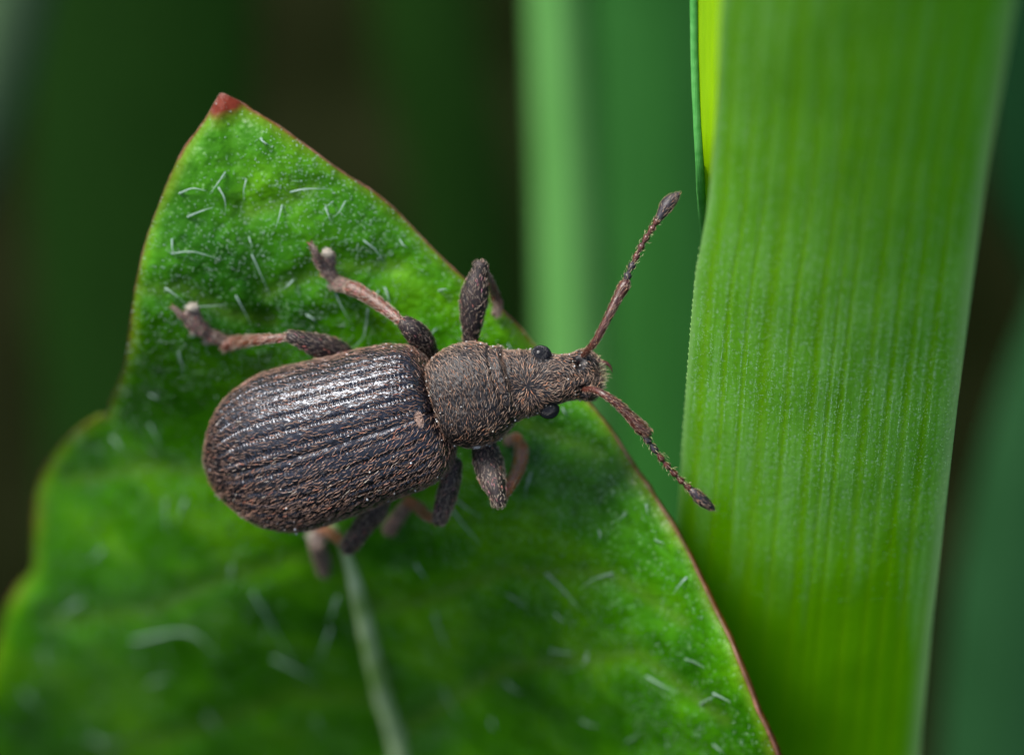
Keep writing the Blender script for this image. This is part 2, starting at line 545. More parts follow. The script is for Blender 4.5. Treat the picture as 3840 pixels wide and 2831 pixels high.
def blade_mesh(top, bot):
    nl, nc = top.shape[:2]
    ring = np.concatenate([top, bot[:, ::-1]], 1)
    V = ring.reshape(-1, 3)
    F = grid_faces(nl, ring.shape[1], wrap=True)
    a = np.arange(nc - 1); k = ring.shape[1]
    e0 = np.stack([a, k - 1 - a, k - 2 - a, a + 1], -1)
    e1 = e0 + (nl - 1) * k
    F = np.vstack([F, e0, e1[:, ::-1]])
    n = vnormals(V, F)
    if n.reshape(nl, k, 3)[:, :nc, 2].mean() < 0: F = F[:, ::-1]
    return V, F

def to_ground(points, bend=0.35):
    """carry an edge curve on down to the soil"""
    pts = [np.array(p) for p in points]
    last, prev = to_world(pts[-1]), to_world(pts[-2])
    d = last - prev; d /= np.linalg.norm(d)
    d2 = d * (1 - bend) + np.array([0, 0, -1]) * bend
    d2[1] *= 0.5; d2 /= np.linalg.norm(d2)
    h = last[2] - (GROUND_Z - 1)
    for t in (0.2, 0.55, 1.0):
        q = last + d2 * (h * t / max(0.2, -d2[2]))
        pts.append(from_world(q))
    return np.array(pts)

def main_blade():
    veins = [0.06, 0.145, 0.22, 0.30, 0.39, 0.485, 0.545, 0.59, 0.68, 0.757, 0.82, 0.89]
    vw = [0.018, 0.010, 0.008, 0.021, 0.012, 0.015, 0.008, 0.010, 0.015, 0.011, 0.012, 0.013]
    def zz(py, u): return (1250 + 380 * u - py) / 250.0 * 1.12
    Lp = [(2790, -900), (2745, -350), (2704, 0), (2690, 350), (2672, 600), (2656, 760), (2632, 900), (2610, 1020), (2590, 1229), (2576, 1420), (2556, 1703), (2538, 1960), (2512, 2300), (2482, 2700), (2455, 3100)]
    Rp = [(3960, -900), (3870, -350), (3812, 0), (3756, 339), (3699, 678), (3654, 1017), (3622, 1271), (3600, 1443), (3570, 1703), (3535, 2006), (3495, 2353), (3452, 2800), (3420, 3200)]
    L = [P(x, y, zz(y, 0)) for x, y in Lp]; R = [P(x, y, zz(y, 1)) for x, y in Rp]
    L, R = to_ground(L), to_ground(R)
    def vein_of(u):
        v = np.zeros_like(u)
        for c, w in zip(veins, vw): v = np.maximum(v, np.exp(-((u - c) / w) ** 2))
        return v
    def groove(u):
        return 0.0012 * noise(np.stack([u * 60, u * 0, u * 0], -1), 1.0, 97) * (1 - vein_of(u)) - 0.007 * vein_of(u)
    top, bot, u = ribbon(L, R, 260, 300, 0.16, groove, arch=0.38)
    # papillae rows and slow waves so that the surface is not ruled
    nz = noise(top.reshape(-1, 3), 1.3, 3).reshape(top.shape[:2])
    top[:, :, 2] += 0.03 * nz
    V, F = blade_mesh(top, bot)
    k = len(u)
    vn = np.concatenate([vein_of(u), vein_of(u)[::-1]])
    base = (V.reshape(top.shape[0], 2 * k, 3))
    wav = 0.75 + 0.25 * noise(V * np.array([1, .25, .25]), 1.2, 8)
    vn = np.tile(vn, top.shape[0]) * wav * 1.0
    yy = np.interp(np.arange(top.shape[0]), np.arange(top.shape[0]), 1415.5 - top[:, 150, 1] * 250)
    un = np.stack([u * 34, u * 0, u * 0], -1); ye = 2010 + 170 * u + 230 * noise(un, 1.0, 91) + 160 * noise(un, 0.25, 92)
    bl = np.clip((ye[None, :] - yy[:, None]) / 260.0 + 0.5, 0, 1)
    bl = bl * (0.78 + 0.22 * noise(top.reshape(-1, 3) * np.array([1, .3, .3]), 0.7, 93).reshape(bl.shape))
    bloom = np.concatenate([bl, bl[:, ::-1]], 1).ravel()
    rim = np.clip(np.exp(-((1 - u) / 0.035) ** 2) * 0.9 + np.exp(-(u / 0.018) ** 2) * 0.6, 0, 1)
    rim = np.tile(np.concatenate([rim, rim[::-1]]), top.shape[0])
    t = thing('grass_blade', 'wide bright green grass blade with fine parallel veins filling the right third', 'grass blade', L[-1])
    mesh_obj('blade', V, F, MAT['blade'], t, attrs={'vein': vn, 'rim': rim, 'bloom': bloom})
    # tiny teeth along the left edge
    parts = []
    for py in np.arange(940, 1700, 23.0) + rng.uniform(-6, 6, 34)[:len(np.arange(940, 1700, 23.0))]:
        x = np.interp(py, [a[1] for a in Lp], [a[0] for a in Lp]); z = zz(py, 0)
        b = P(x, py, z - 0.04)
        parts.append(tube([b, b + np.array([-0.010, 0.03, 0.0])], [0.009, 0.002], 3, 4))
    V, F = join(parts)
    mesh_obj('edge_teeth', V, F, MAT['margin_teeth'], t, kind='stuff')
    # rows of waxy papillae along the veins
    ii, jj = [], []
    nl_ = top.shape[0]
    vis = np.where((yy > 500) & (yy < 2300))[0]; vm = np.argmin(np.abs(yy - 1430)); vs = abs(np.argmin(np.abs(yy - 1850)) - vm)
    drow = lambda: float(np.clip(rng.normal(vm, vs * 0.8), vis[0], vis[-1]))
    for c_, w_ in zip(veins, vw):
        for sgn in (-1, 1):
            for q in range(230):
                ii.append(drow()); jj.append(c_ + sgn * w_ * rng.normal(1.45, 0.12))
    for q in range(5500):
        ii.append(drow()); jj.append(rng.uniform(0.01, 0.99))
    ii = np.array(ii); jj = np.array(jj) * (k - 1)
    i0 = np.clip(ii.astype(int), 0, nl_ - 2); j0 = np.clip(jj.astype(int), 0, k - 2); fi = (ii - i0)[:, None]; fj = (jj - j0)[:, None]
    pp = top[i0, j0] * (1 - fi) * (1 - fj) + top[i0 + 1, j0] * fi * (1 - fj) + top[i0, j0 + 1] * (1 - fi) * fj + top[i0 + 1, j0 + 1] * fi * fj
    n_ = len(pp); R_ = rng.uniform(0.004, 0.0085, n_)[:, None]
    nrm = np.array([0, -0.74, 0.67]); t2_ = np.array([0, 0.67, 0.74]); t1_ = np.array([1.0, 0, 0])
    offs = [t1_, t2_, -t1_, -t2_, nrm * 1.0]
    PV = np.stack([pp + o_ * R_ for o_ in offs], 1).reshape(-1, 3)
    bb = np.arange(n_)[:, None] * 5
    PF = np.concatenate([bb + np.array([[q, (q + 1) % 4, 4]]) for q in range(4)])
    mesh_obj('papillae', PV, PF, MAT['blade_papilla'], t, kind='stuff')
MAT['blade_papilla'] = simple('waxy_papilla', (0.30, 0.58, 0.26), (0.42, 0.68, 0.38), 0.35, 6, 0.5, 0)
MAT['margin_teeth'] = simple('blade_edge_teeth', (0.16, 0.34, 0.08), (0.28, 0.45, 0.16), 0.4, 6, 0.5, 0)
main_blade()

def young_blade():
    # folded young blade standing just behind the wide one
    zt = lambda y: 0.35 + (500 - y) / 250.0 * 0.25 - max(0.0, y - 650) / 250.0 * 1.6
    edge = [(2584, -700), (2586, -200), (2588, 0), (2590, 180), (2598, 430), (2612, 680), (2630, 900), (2650, 1200), (2670, 1600)]
    fold = [(2622, -700), (2618, -200), (2617, 0), (2618, 180), (2625, 400), (2638, 600), (2650, 800), (2675, 1200), (2700, 1600)]
    far = [(2770, -700), (2748, -200), (2738, 0), (2734, 180), (2728, 330), (2718, 520), (2704, 700), (2720, 1200), (2760, 1600)]
    E = to_ground([P(x, y, zt(y) - 0.10) for x, y in edge])
    Fo = to_ground([P(x, y, zt(y) - 0.14) for x, y in fold])
    Fa = to_ground([P(x, y, zt(y) + 0.22) for x, y in far])
    t = thing('grass_blade', 'thin folded young grass blade behind the wide blade, its inner half coloured yellow-green as if backlit', 'grass blade', Fo[-1])
    top, bot, u = ribbon(E, Fo, 120, 16, 0.05, lambda u: 0.004 * np.sin(u * 60), 0.03)
    V, F = blade_mesh(top, bot); mesh_obj('outer_half', V, F, MAT['blade_edge'], t, label='dark green outer half of the folded blade')
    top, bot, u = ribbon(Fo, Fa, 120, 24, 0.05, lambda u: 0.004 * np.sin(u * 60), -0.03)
    V, F = blade_mesh(top, bot); mesh_obj('inner_half', V, F, MAT['blade_backlight_paint'], t, label='yellow-green inner half of the folded blade, backlit glow put into its colour')
young_blade()

def bg_blade(centre, widths, z0, slope, m, label, arch=0.6, cat='grass blade', tiltx=0.0, zfun=None):
    L, R = [], []
    for (x, y), w in zip(centre, widths):
        z = z0 + (700 - y) / 250.0 * slope
        L.append(P(x - w / 2, y, z - tiltx)); R.append(P(x + w / 2, y, z + tiltx))
    L, R = to_ground(L), to_ground(R)
    top, bot, u = ribbon(L, R, 90, 40, 0.2, lambda u: 0.03 * np.sin(u * 50) ** 2, arch)
    V, F = blade_mesh(top, bot)
    o = mesh_obj('grass_blade', V, F, m, None, c=(L[-1] + R[-1]) / 2)
    tag(o, label, cat, None)
    return o

bg_blade([(2070, -900), (2105, 0), (2140, 700), (2160, 1300), (2185, 2000), (2220, 3000)], [230, 255, 270, 280, 290, 300], -24, 0.45, MAT['bg_bright'],
         'pale green blurred grass blade rising behind the weevil head')
bg_blade([(2420, -900), (2430, 0), (2440, 700), (2450, 1500), (2450, 2200), (2450, 3200)], [560, 560, 560, 560, 560, 560], -24, 0.5, MAT['bg_mid'],
         'broad mid green blurred blade between the pale blade and the wide right-hand blade', tiltx=0.4)
bg_blade([(100, -1200), (40, -500), (-20, 0), (-160, 500), (-330, 1000), (-600, 2000)], [420, 420, 420, 420, 400, 400], -34, 0.5, MAT['bg_grey'],
         'greyish green blurred blade cutting the top left corner')
bg_blade([(560, -1400), (540, 0), (520, 700), (560, 1500), (600, 2600), (620, 3400)], [820, 860, 840, 800, 760, 700], -50, 0.5, MAT['bg_dark'],
         'very dark green blurred blade behind the tip of the toothed leaf')
bg_blade([(1560, -1400), (1600, 0), (1720, 700), (1800, 1500), (1900, 2600)], [420, 420, 420, 420, 420], -62, 0.5, MAT['bg_dark'],
         'faint dark blurred blade left of the pale blade', tiltx=0.5)
bg_blade([(3900, -1000), (3900, 0), (3900, 700), (3960, 1000), (4060, 1500), (4200, 2800)], [420, 420, 360, 240, 200, 240], -30, 0.5, MAT['bg_blue'],
         'dark blue-green blurred blade at the top right corner', tiltx=0.3)
bg_blade([(4300, 200), (4140, 900), (3960, 1500), (3860, 2100), (3800, 2831), (3760, 3600)], [300, 360, 440, 520, 560, 560], -26, 0.5, MAT['bg_sea'],
         'blue-green blurred blade at the bottom right behind the wide blade', tiltx=0.3)

# ------------------------------------------------------------------ toothed leaf
ANCH = [(830, 350, -0.9), (1000, 620, -0.9), (600, 800, -1.3), (1250, 640, -1.1), (1200, 950, -1.35), (700, 1170, -1.95), (500, 1300, -2.3),
        (1700, 1080, -1.8), (2100, 1400, -2.0), (2400, 1780, -1.9), (2560, 2040, -1.6), (2780, 2500, -1.3), (2920, 2831, -1.3),
        (1500, 1350, -2.2), (1200, 2100, -5.0), (1380, 2450, -7.4), (1500, 2831, -10.0), (2000, 2100, -3.3), (1800, 1750, -2.7), (2350, 2600, -3.8),
        (1550, 1950, -3.9), (300, 2600, -11.5), (150, 1950, -9.0), (700, 1700, -4.6), (400, 1560, -5.8), (0, 2400, -10.8), (800, 2400, -8.6), (1000, 1800, -4.2),
        (1100, 1400, -2.7), (1550, 4400, -19.5), (-200, 3200, -16), (2990, 3300, -3.5), (2300, 4100, -12), (700, 4100, -18.5)]
_A = np.array(ANCH, float); _X = _A[:, :2] / 1000.0
def _phi(r): return r ** 3
_R = np.linalg.norm(_X[:, None] - _X[None], axis=2)
_n = len(_X)
_K = np.zeros((_n + 3, _n + 3)); _K[:_n, :_n] = _phi(_R) + np.eye(_n) * 0.01
_K[:_n, _n] = 1; _K[:_n, _n + 1:] = _X; _K[_n, :_n] = 1; _K[_n + 1:, :_n] = _X.T
_W = np.linalg.solve(_K, np.concatenate([_A[:, 2], [0, 0, 0]]))
def leaf_z0(x, y):
    q = np.stack([np.asarray(x, float), np.asarray(y, float)], -1).reshape(-1, 2) / 1000.0
    out = np.empty(len(q))
    for s in range(0, len(q), 20000):
        qq = q[s:s + 20000]
        r = np.linalg.norm(qq[:, None] - _X[None], axis=2)
        out[s:s + 20000] = _phi(r) @ _W[:_n] + _W[_n] + qq @ _W[_n + 1:]
    return out

LEFT = [(828, 350), (815, 368), (796, 400), (770, 445), (735, 495), (690, 555), (652, 630), (620, 705), (588, 790), (560, 865), (537, 945), (518, 1030), (503, 1110), (493, 1190), (480, 1290),
        (468, 1375), (445, 1440), (425, 1490), (412, 1535), (398, 1562), (355, 1575), (305, 1605), (255, 1650), (205, 1710), (165, 1775), (142, 1840), (132, 1920), (130, 2020), (128, 2110),
        (110, 2160), (75, 2190), (35, 2260), (0, 2370), (-60, 2560), (-150, 2900), (-160, 3200), (20, 3600), (500, 3950), (1100, 4200), (1530, 4420)]
RIGHT = [(828, 350), (860, 362), (905, 385), (940, 410), (985, 435), (1060, 482), (1150, 548), (1250, 622), (1330, 675), (1400, 718), (1470, 775), (1530, 835), (1610, 920), (1700, 1008), (1790, 1082),
         (1848, 1085), (1866, 1130), (1880, 1160), (1940, 1215), (2000, 1285), (2090, 1380), (2180, 1480), (2240, 1545), (2300, 1625), (2380, 1750), (2430, 1820), (2480, 1900), (2520, 1960), (2560, 2030), (2600, 2110), (2640, 2195),
         (2690, 2300), (2740, 2400), (2780, 2500), (2820, 2600), (2845, 2670), (2880, 2740), (2920, 2840), (2980, 3050), (2990, 3300), (2850, 3650), (2400, 4000), (1900, 4250), (1570, 4420)]

def seg_dist(x, y, poly):
    d = np.full(len(x), 1e9)
    for (x0, y0), (x1, y1) in zip(poly[:-1], poly[1:]):
        dx, dy = x1 - x0, y1 - y0
        t = np.clip(((x - x0) * dx + (y - y0) * dy) / (dx * dx + dy * dy + 1e-9), 0, 1)
        d = np.minimum(d, np.hypot(x - x0 - t * dx, y - y0 - t * dy))
    return d

MID = [(870, 480), (930, 800), (1020, 1200), (1120, 1600), (1220, 1900), (1300, 2080), (1345, 2230), (1390, 2420), (1440, 2620), (1500, 2831), (1545, 3300), (1550, 4400)]
SIDE = [[(1300, 2100), (1100, 2090), (850, 2160), (560, 2290), (200, 2330)], [(1220, 1900), (900, 1800), (600, 1750), (260, 1800)], [(1440, 2620), (1100, 2600), (700, 2750), (200, 2900)],
        [(1360, 2280), (1560, 2260), (1900, 2140), (2300, 2150), (2560, 2330)], [(1480, 2760), (1900, 2500), (2400, 2450), (2720, 2700)], [(1120, 1600), (1400, 1500), (1900, 1560), (2250, 1700)],
        [(1020, 1200), (860, 1180), (680, 1080), (540, 1090)], [(1000, 1100), (1240, 1000), (1500, 1000)], [(930, 800), (1050, 760), (1180, 700)]]

def surf_z(x, y):
    """leaf surface with its undulations"""
    z = leaf_z0(x, y)
    p = np.stack([x / 250.0, y / 250.0, 0 * x], -1)
    dm = seg_dist(x, y, MID)
    z = z - 0.10 * np.exp(-(dm / 60.0) ** 2)
    ds = np.min([seg_dist(x, y, s) for s in SIDE], axis=0)
    z = z - 0.08 * np.exp(-(ds / 55.0) ** 2)
    z = z + 0.065 * noise(p, 0.9, 21) + 0.032 * noise(p, 2.4, 22) + 0.016 * noise(p, 5.5, 23) + 0.007 * noise(p, 13, 24)
    return z, dm, ds

def lift(x, y, z):
    k = (DIST - z) / DIST
    return np.stack([(x - 1920) / 250.0 * k, (1415.5 - y) / 250.0 * k, z], -1)

def make_leaf():
    nr, nc = 400, 220
    Lc = catmull(np.array(LEFT, float), nr); Rc = catmull(np.array(RIGHT, float), nr)
    a = np.linspace(0, 1, nc); u = 0.5 - 0.5 * np.cos(a * math.pi); u = 0.35 * a + 0.65 * u
    X = (Lc[:, None, 0] * (1 - u) + Rc[:, None, 0] * u).ravel(); Y = (Lc[:, None, 1] * (1 - u) + Rc[:, None, 1] * u).ravel()
    z, dm, ds = surf_z(X, Y)
    out = LEFT[::-1] + RIGHT[1:]
    de = seg_dist(X, Y, out)
    z = z - 0.10 * np.exp(-(de / 28.0) ** 2)
    V = lift(X, Y, z)
    wob = noise(V, 1.7, 31)
    red = np.clip(1.15 - de / (8 + 6 * wob), 0, 1) * 0.8 * np.where((X < 1200) & (Y > 600), 0.35, 1.0)
    dt = np.hypot(X - 828, Y - 350) + 14 * noise(V, 6, 33)
    red = np.maximum(red, np.clip((108 - dt) / 35.0, 0, 1))
    rim = np.clip(np.exp(-((de - 5) / (26 + 10 * wob)) ** 2), 0, 1) * (0.55 + 0.3 * wob)
    rim = np.maximum(rim, np.clip((150 - dt) / 60.0, 0, 1) * 0.7)
    vein = np.clip(0.55 * np.clip((Y - 1500) / 700, 0.1, 1) * np.exp(-(dm / 38.0) ** 2) + 0.45 * np.exp(-(ds / 26.0) ** 2), 0, 1)
    F = outward(V, grid_faces(nr, nc), up=True)
    t = thing('toothed_leaf', 'dark green hairy leaf with reddish edge and red tip, the weevil standing on it', 'leaf', P(1550, 4400, -19.5))
    o = mesh_obj('lamina', V, F, MAT['leaf'], t, attrs={'vein': vein, 'rim': np.clip(rim, 0, 1), 'red': red})
    sm = o.modifiers.new('thickness', 'SOLIDIFY'); sm.thickness = 0.09; sm.offset = -1
    # raised margin, in uneven thickness
    E = np.array(out, float)
    E = catmull(E, 900)
    ze, _, _ = surf_z(E[:, 0], E[:, 1])
    EV = lift(E[:, 0], E[:, 1], ze - 0.11)
    rr = np.where(E[:, 0] < 1000, 0.008, 0.012) + 0.004 * noise(EV, 3.0, 41) + 0.007 * noise(EV, 11, 42) + 0.016 * np.clip((E[:, 1] - 1800) / 900, 0, 1) * (E[:, 0] > 1800)
    V, F = tube(EV, rr, 900, 6, cap=True, raw=True)
    mesh_obj('margin', V, F, MAT['margin'], t)
    mp = np.array(MID, float); mc = catmull(mp, 140)
    zc, _, _ = surf_z(mc[:, 0], mc[:, 1])
    s = np.linspace(0, 1, 140)
    rad = np.interp(mc[:, 1], [400, 1700, 2060, 2250, 2400, 2831, 4400], [0.002, 0.003, 0.08, 0.15, 0.16, 0.16, 0.26])
    MV = lift(mc[:, 0], mc[:, 1], zc + rad * 0.15 - np.clip((2000 - mc[:, 1]) / 300.0, 0, 1) * 0.1)
    V, F = tube(MV, rad, 140, 10, cap=True, raw=True, flat=0.85)
    mesh_obj('midrib', V, F, MAT['midrib'], t)
    e = MV[-1]; w = to_world(e)
    pts = [e, from_world(w + np.array([0, 1, -9])), from_world(w + np.array([-1, 5, -22])), from_world(np.array([w[0] - 2, w[1] + 12, GROUND_Z - 1]))]
    V, F = tube(pts, [0.26, 0.42, 0.55, 0.7], 40, 12)
    mesh_obj('petiole', V, F, MAT['petiole'], t)
    # hairs
    H = [[(673, 726), (721, 707), (774, 716)], [(845, 646), (815, 690), (784, 731)], [(820, 704), (842, 745), (847, 794)], [(924, 673), (915, 760)], [(704, 813), (799, 777)],
         [(1089, 721), (1147, 709), (1244, 709)], [(1295, 755), (1273, 794), (1244, 820)], [(1220, 779), (1244, 837)], [(1249, 757), (1220, 779)], [(1058, 770), (1033, 859)],
         [(1365, 903), (1410, 940), (1448, 997)], [(645, 898), (648, 953)], [(643, 951), (721, 944), (813, 968)], [(934, 891), (949, 925)], [(944, 954), (983, 1041), (1021, 1119)],
         [(1099, 1050), (1060, 1085)], [(620, 1080), (688, 1130)], [(690, 1150), (855, 1140)], [(885, 1110), (944, 1223)], [(1258, 1100), (1327, 1228)], [(1444, 1080), (1464, 1145)],
         [(1380, 1160), (1361, 1267), (1302, 1316)], [(1646, 1090), (1685, 1091)], [(1636, 1233), (1611, 1258)], [(669, 1321), (688, 1415)], [(1990, 1777), (1963, 1836)], [(1714, 1877), (1803, 1939)],
         [(1696, 1912), (1803, 2042)], [(1982, 1792), (1968, 1868)], [(1903, 2229), (1984, 2278)], [(2048, 2149), (2176, 2286)], [(2297, 2149), (2168, 2213)], [(2574, 2165), (2522, 2229)],
         [(2245, 1988), (2245, 2029)], [(2457, 2024), (2494, 2037)], [(2425, 1890), (2428, 1935)], [(2345, 1925), (2330, 1945)], [(2064, 2438), (2152, 2454)], [(2425, 2535), (2538, 2599)], [(2200, 2454), (2176, 2502)],
         [(2570, 2470), (2642, 2502)], [(2674, 2599), (2739, 2631)], [(2625, 2640), (2680, 2610)], [(1630, 2302), (1686, 2446)], [(1662, 2583), (1735, 2711)], [(2674, 2791), (2715, 2831)], [(1840, 2700), (1860, 2735)],
         [(620, 1879), (628, 2000)], [(693, 1879), (660, 1967)], [(500, 2402), (709, 2370), (846, 2499)], [(950, 2225), (1040, 2380), (1130, 2550)], [(1265, 2241), (1232, 2338)], [(161, 2443), (193, 2515)],
         [(298, 2257), (217, 2314)], [(1023, 2467), (1208, 2555)], [(773, 2684), (830, 2757)], [(340, 2770), (450, 2800)], [(1240, 2360), (1200, 2480)], [(420, 1640), (470, 1700)], [(560, 1590), (610, 1680)],
         [(1960, 1640), (1930, 1690)], [(2110, 1530), (2125, 1560)], [(1420, 1090), (1400, 1130)], [(1150, 1180), (1190, 1215)], [(560, 1480), (600, 1500)], [(1730, 1230), (1750, 1260)], [(1905, 1290), (1925, 1330)],
         [(1500, 900), (1530, 930)], [(980, 520), (1010, 545)], [(2180, 2700), (2240, 2720)], [(2350, 2780), (2400, 2740)], [(1180, 2690), (1230, 2760)], [(560, 2560), (640, 2540)], [(90, 2600), (160, 2680)], [(380, 2060), (330, 2110)],
         [(870, 2120), (850, 2210)], [(1900, 2560), (1960, 2600)], [(2080, 2300), (2120, 2330)], [(1560, 2120), (1600, 2180)]]
    for k, hp in enumerate(H):
        a = np.array(hp, float)
        if len(a) == 2: a = np.vstack([a[0], a.mean(0) + rng.normal(0, 4, 2), a[1]])
        c = catmull(a, 9)
        zc, _, _ = surf_z(c[:, 0], c[:, 1])
        s = np.linspace(0, 1, 9)
        deep = np.clip(-zc[4] - 2.0, 0, 6)
        zz = zc + 0.03 + 0.11 * np.sin(s * math.pi * 0.8)
        r0 = rng.uniform(0.009, 0.016) * (1 + 0.07 * deep)
        V, F = tube(lift(c[:, 0], c[:, 1], zz), r0 * (1.15 - 0.95 * s), 9, 6, raw=True)
        mesh_obj('hair', V, F, MAT['leaf_hair'], t)
    # down of very short papillae
    Xs = rng.uniform(0, 2900, 26000); Ys = 360 + 2470 * rng.uniform(0, 1, 26000) ** 1.5
    # keep those inside the outline
    poly = np.array(out, float); inside = np.zeros(len(Xs), bool)
    x0, y0 = poly[:, 0], poly[:, 1]; x1, y1 = np.roll(x0, -1), np.roll(y0, -1)
    for a0, b0, a1, b1 in zip(x0, y0, x1, y1):
        c = ((b0 > Ys) != (b1 > Ys)) & (Xs < (a1 - a0) * (Ys - b0) / (b1 - b0 + 1e-9) + a0)
        inside ^= c
    pn = noise(np.stack([Xs / 250, Ys / 250, 0 * Xs], -1), 1.1, 51)
    inside &= (pn > rng.uniform(-0.7, 0.5, len(Xs))) & (Ys < 2831)
    Xs, Ys = Xs[inside], Ys[inside]
    zs, _, _ = surf_z(Xs, Ys)
    pt = lift(Xs, Ys, zs)
    n = len(pt); R = rng.uniform(0.005, 0.012, n)[:, None]
    dirs = np.array([[1, 0, 0], [0, 1, 0], [-1, 0, 0], [0, -1, 0], [0, 0, 1.1]])
    V = (pt[:, None, :] + dirs[None] * R[:, None, :] + np.array([0, 0, 0.012])).reshape(-1, 3)
    b = np.arange(n)[:, None] * 5
    F = np.concatenate([b + np.array([[i, (i + 1) % 4, 4]]) for i in range(4)])
    mesh_obj('papillae', V, F, MAT['leaf_hair'], t, kind='stuff')
    return t
leaf = make_leaf()
def LZ(x, y):
    return float(surf_z(np.array([float(x)]), np.array([float(y)]))[0][0])

# ------------------------------------------------------------------ the weevil
PITCHB, ROLL = math.radians(15), math.radians(7)
class Frame:
    def __init__(s, o, ang, pitch, roll):
        s.o = np.array(o)
        a = np.array([math.cos(ang) * math.cos(pitch), math.sin(ang) * math.cos(pitch), math.sin(pitch)])
        z = np.array([0, 0, 1.0])
        b = np.cross(a, z); b /= np.linalg.norm(b)        # towards the bottom of the photograph
        n = np.cross(b, a)
        s.a = a
        s.b = b * math.cos(roll) - n * math.sin(roll)
        s.n = n * math.cos(roll) + b * math.sin(roll)
    def __call__(s, x, u, v):
        x, u, v = np.asarray(x)[..., None], np.asarray(u)[..., None], np.asarray(v)[..., None]
        return s.o + x * s.a + u * s.b + v * s.n

weevil = thing('weevil', 'brown bristly weevil with black glossy ribbed wing cases standing on the leaf', 'weevil', P(1500, 1600, -2.6))

FE = Frame(P(1654, 1516, -0.72), math.radians(17), PITCHB, ROLL)
def profile(tab, n):
    return catmull(np.array(tab, float), n)

# s (backwards), half width, height above the side line, drop of the centre line
ELY = [(-0.01, 0.50, 0.36, -0.02), (0.0, 0.66, 0.52, 0.0), (0.05, 0.80, 0.64, 0.0), (0.14, 0.94, 0.74, 0.0), (0.30, 1.035, 0.82, 0.0), (0.60, 1.125, 0.90, 0.0), (1.2, 1.18, 0.97, 0.0), (1.9, 1.235, 0.98, 0.0),
       (2.45, 1.25, 0.92, 0.0), (2.85, 1.15, 0.82, -0.02), (3.15, 1.0, 0.70, -0.05), (3.42, 0.77, 0.53, -0.10), (3.62, 0.50, 0.36, -0.15), (3.74, 0.27, 0.2, -0.19), (3.79, 0.06, 0.05, -0.2), (3.795, 0.002, 0.002, -0.2)]

def elytron(side):
    nl, nc = 440, 180
    T = profile(ELY, nl) * np.array([1.05, 1, 1, 1])
    s, W, H, dv = T.T
    W = np.maximum(W, 0.002); H = np.maximum(H, 0.002)
    k = np.linspace(0, 1, nc)                   # 0 suture .. 1 lower margin
    ang = math.pi / 2 - k * math.radians(112)
    c, sn = np.cos(ang), np.sin(ang)
    ex = 2.0 / 2.35
    cu = np.abs(c) ** ex; su = np.sign(sn) * np.abs(sn) ** ex
    gap = np.clip((3.5 - s) / 0.5, 0, 1) * 0.006
    U = side * (gap[:, None] + W[:, None] * cu[None]); Vv = H[:, None] * su[None] * np.where(sn < 0, 0.6, 1.0)[None] + dv[:, None]
    # humeral swelling at the front corner
    hum = np.exp(-((s - 0.28) / 0.22) ** 2)[:, None] * np.exp(-((k - 0.55) / 0.16) ** 2)[None]
    Sx = np.broadcast_to(-s[:, None], U.shape)
    base = FE(Sx, U, Vv).reshape(-1, 3)
    F = grid_faces(nl, nc)
    N = vnormals(base, F)
    ctr = FE(-s, 0 * s, 0 * s)[:, None, :].repeat(nc, 1).reshape(-1, 3)
    if ((base - ctr) * N).sum() < 0: F = F[:, ::-1]; N = -N
    # ten grooves with rows of punctures
    S2, K2 = np.meshgrid(s, k, indexing='ij')
    ph = (K2 * 10.2 + 0.04 + 0.10 * np.sin(S2 * 2.1) * K2)
    near = np.abs((ph % 1.0) - 0.5) * 2          # 0 at groove centre? -> 0 at .5
    g = np.exp(-((near) / 0.32) ** 2) * (0.75 + 0.25 * noise(base, 4.0, 64).reshape(S2.shape)) * np.clip(K2 / 0.03, 0, 1)            # groove strength
    j = np.floor(ph)
    pit = 0.5 + 0.5 * np.cos(2 * math.pi * (S2 / 0.058 + j * 0.37))
    amp = np.clip((s - 0.02) / 0.25, 0, 1) * np.clip((3.7 - s) / 0.4, 0, 1)
    d = -0.036 * g + 0.036 * g * pit ** 2
    d = d * amp[:, None]
    d = d + 0.016 * np.exp(-(K2 / 0.03) ** 2) * 0.0 - 0.02 * np.exp(-(K2 / 0.012) ** 2) * np.clip((3.6 - S2) / 0.4, 0.1, 1)
    d = d + 0.05 * hum
    dd = d.ravel() + 0.006 * noise(base, 16, 61) + 0.005 * noise(base, 42, 62) + 0.012 * noise(base, 3, 63)
    V = base + N * dd[:, None]
    o = mesh_obj('elytron', V, F, MAT['elytron'], weevil, label='black ribbed wing case ' + ('above' if side < 0 else 'below') + ' the seam in the photo')
    dens = (1 - 0.55 * g) * (1 + 1.3 * np.exp(-(S2 / 0.45) ** 2)) * (0.75 + 0.35 * np.clip(K2 * 1.4, 0, 1)) * np.where(side < 0, 0.75 + 0.3 * (K2 > .6), 1.1)
    p, n = scatter(V, F, 2150, 0.037, weight=dens.ravel(), N=N, keep=lambda p, n: n[:, 2] > -0.35)
    dr = np.tile(-FE.a, (len(p), 1)) + side * 0.22 * FE.b
    SV, SF = setae(p, n, dr, 0.098, 0.0115, lift=0.2, jitter=0.2)
    mesh_obj('setae', SV, SF, MAT['seta'], o, kind='stuff')
    return o
elytron(-1); elytron(1)

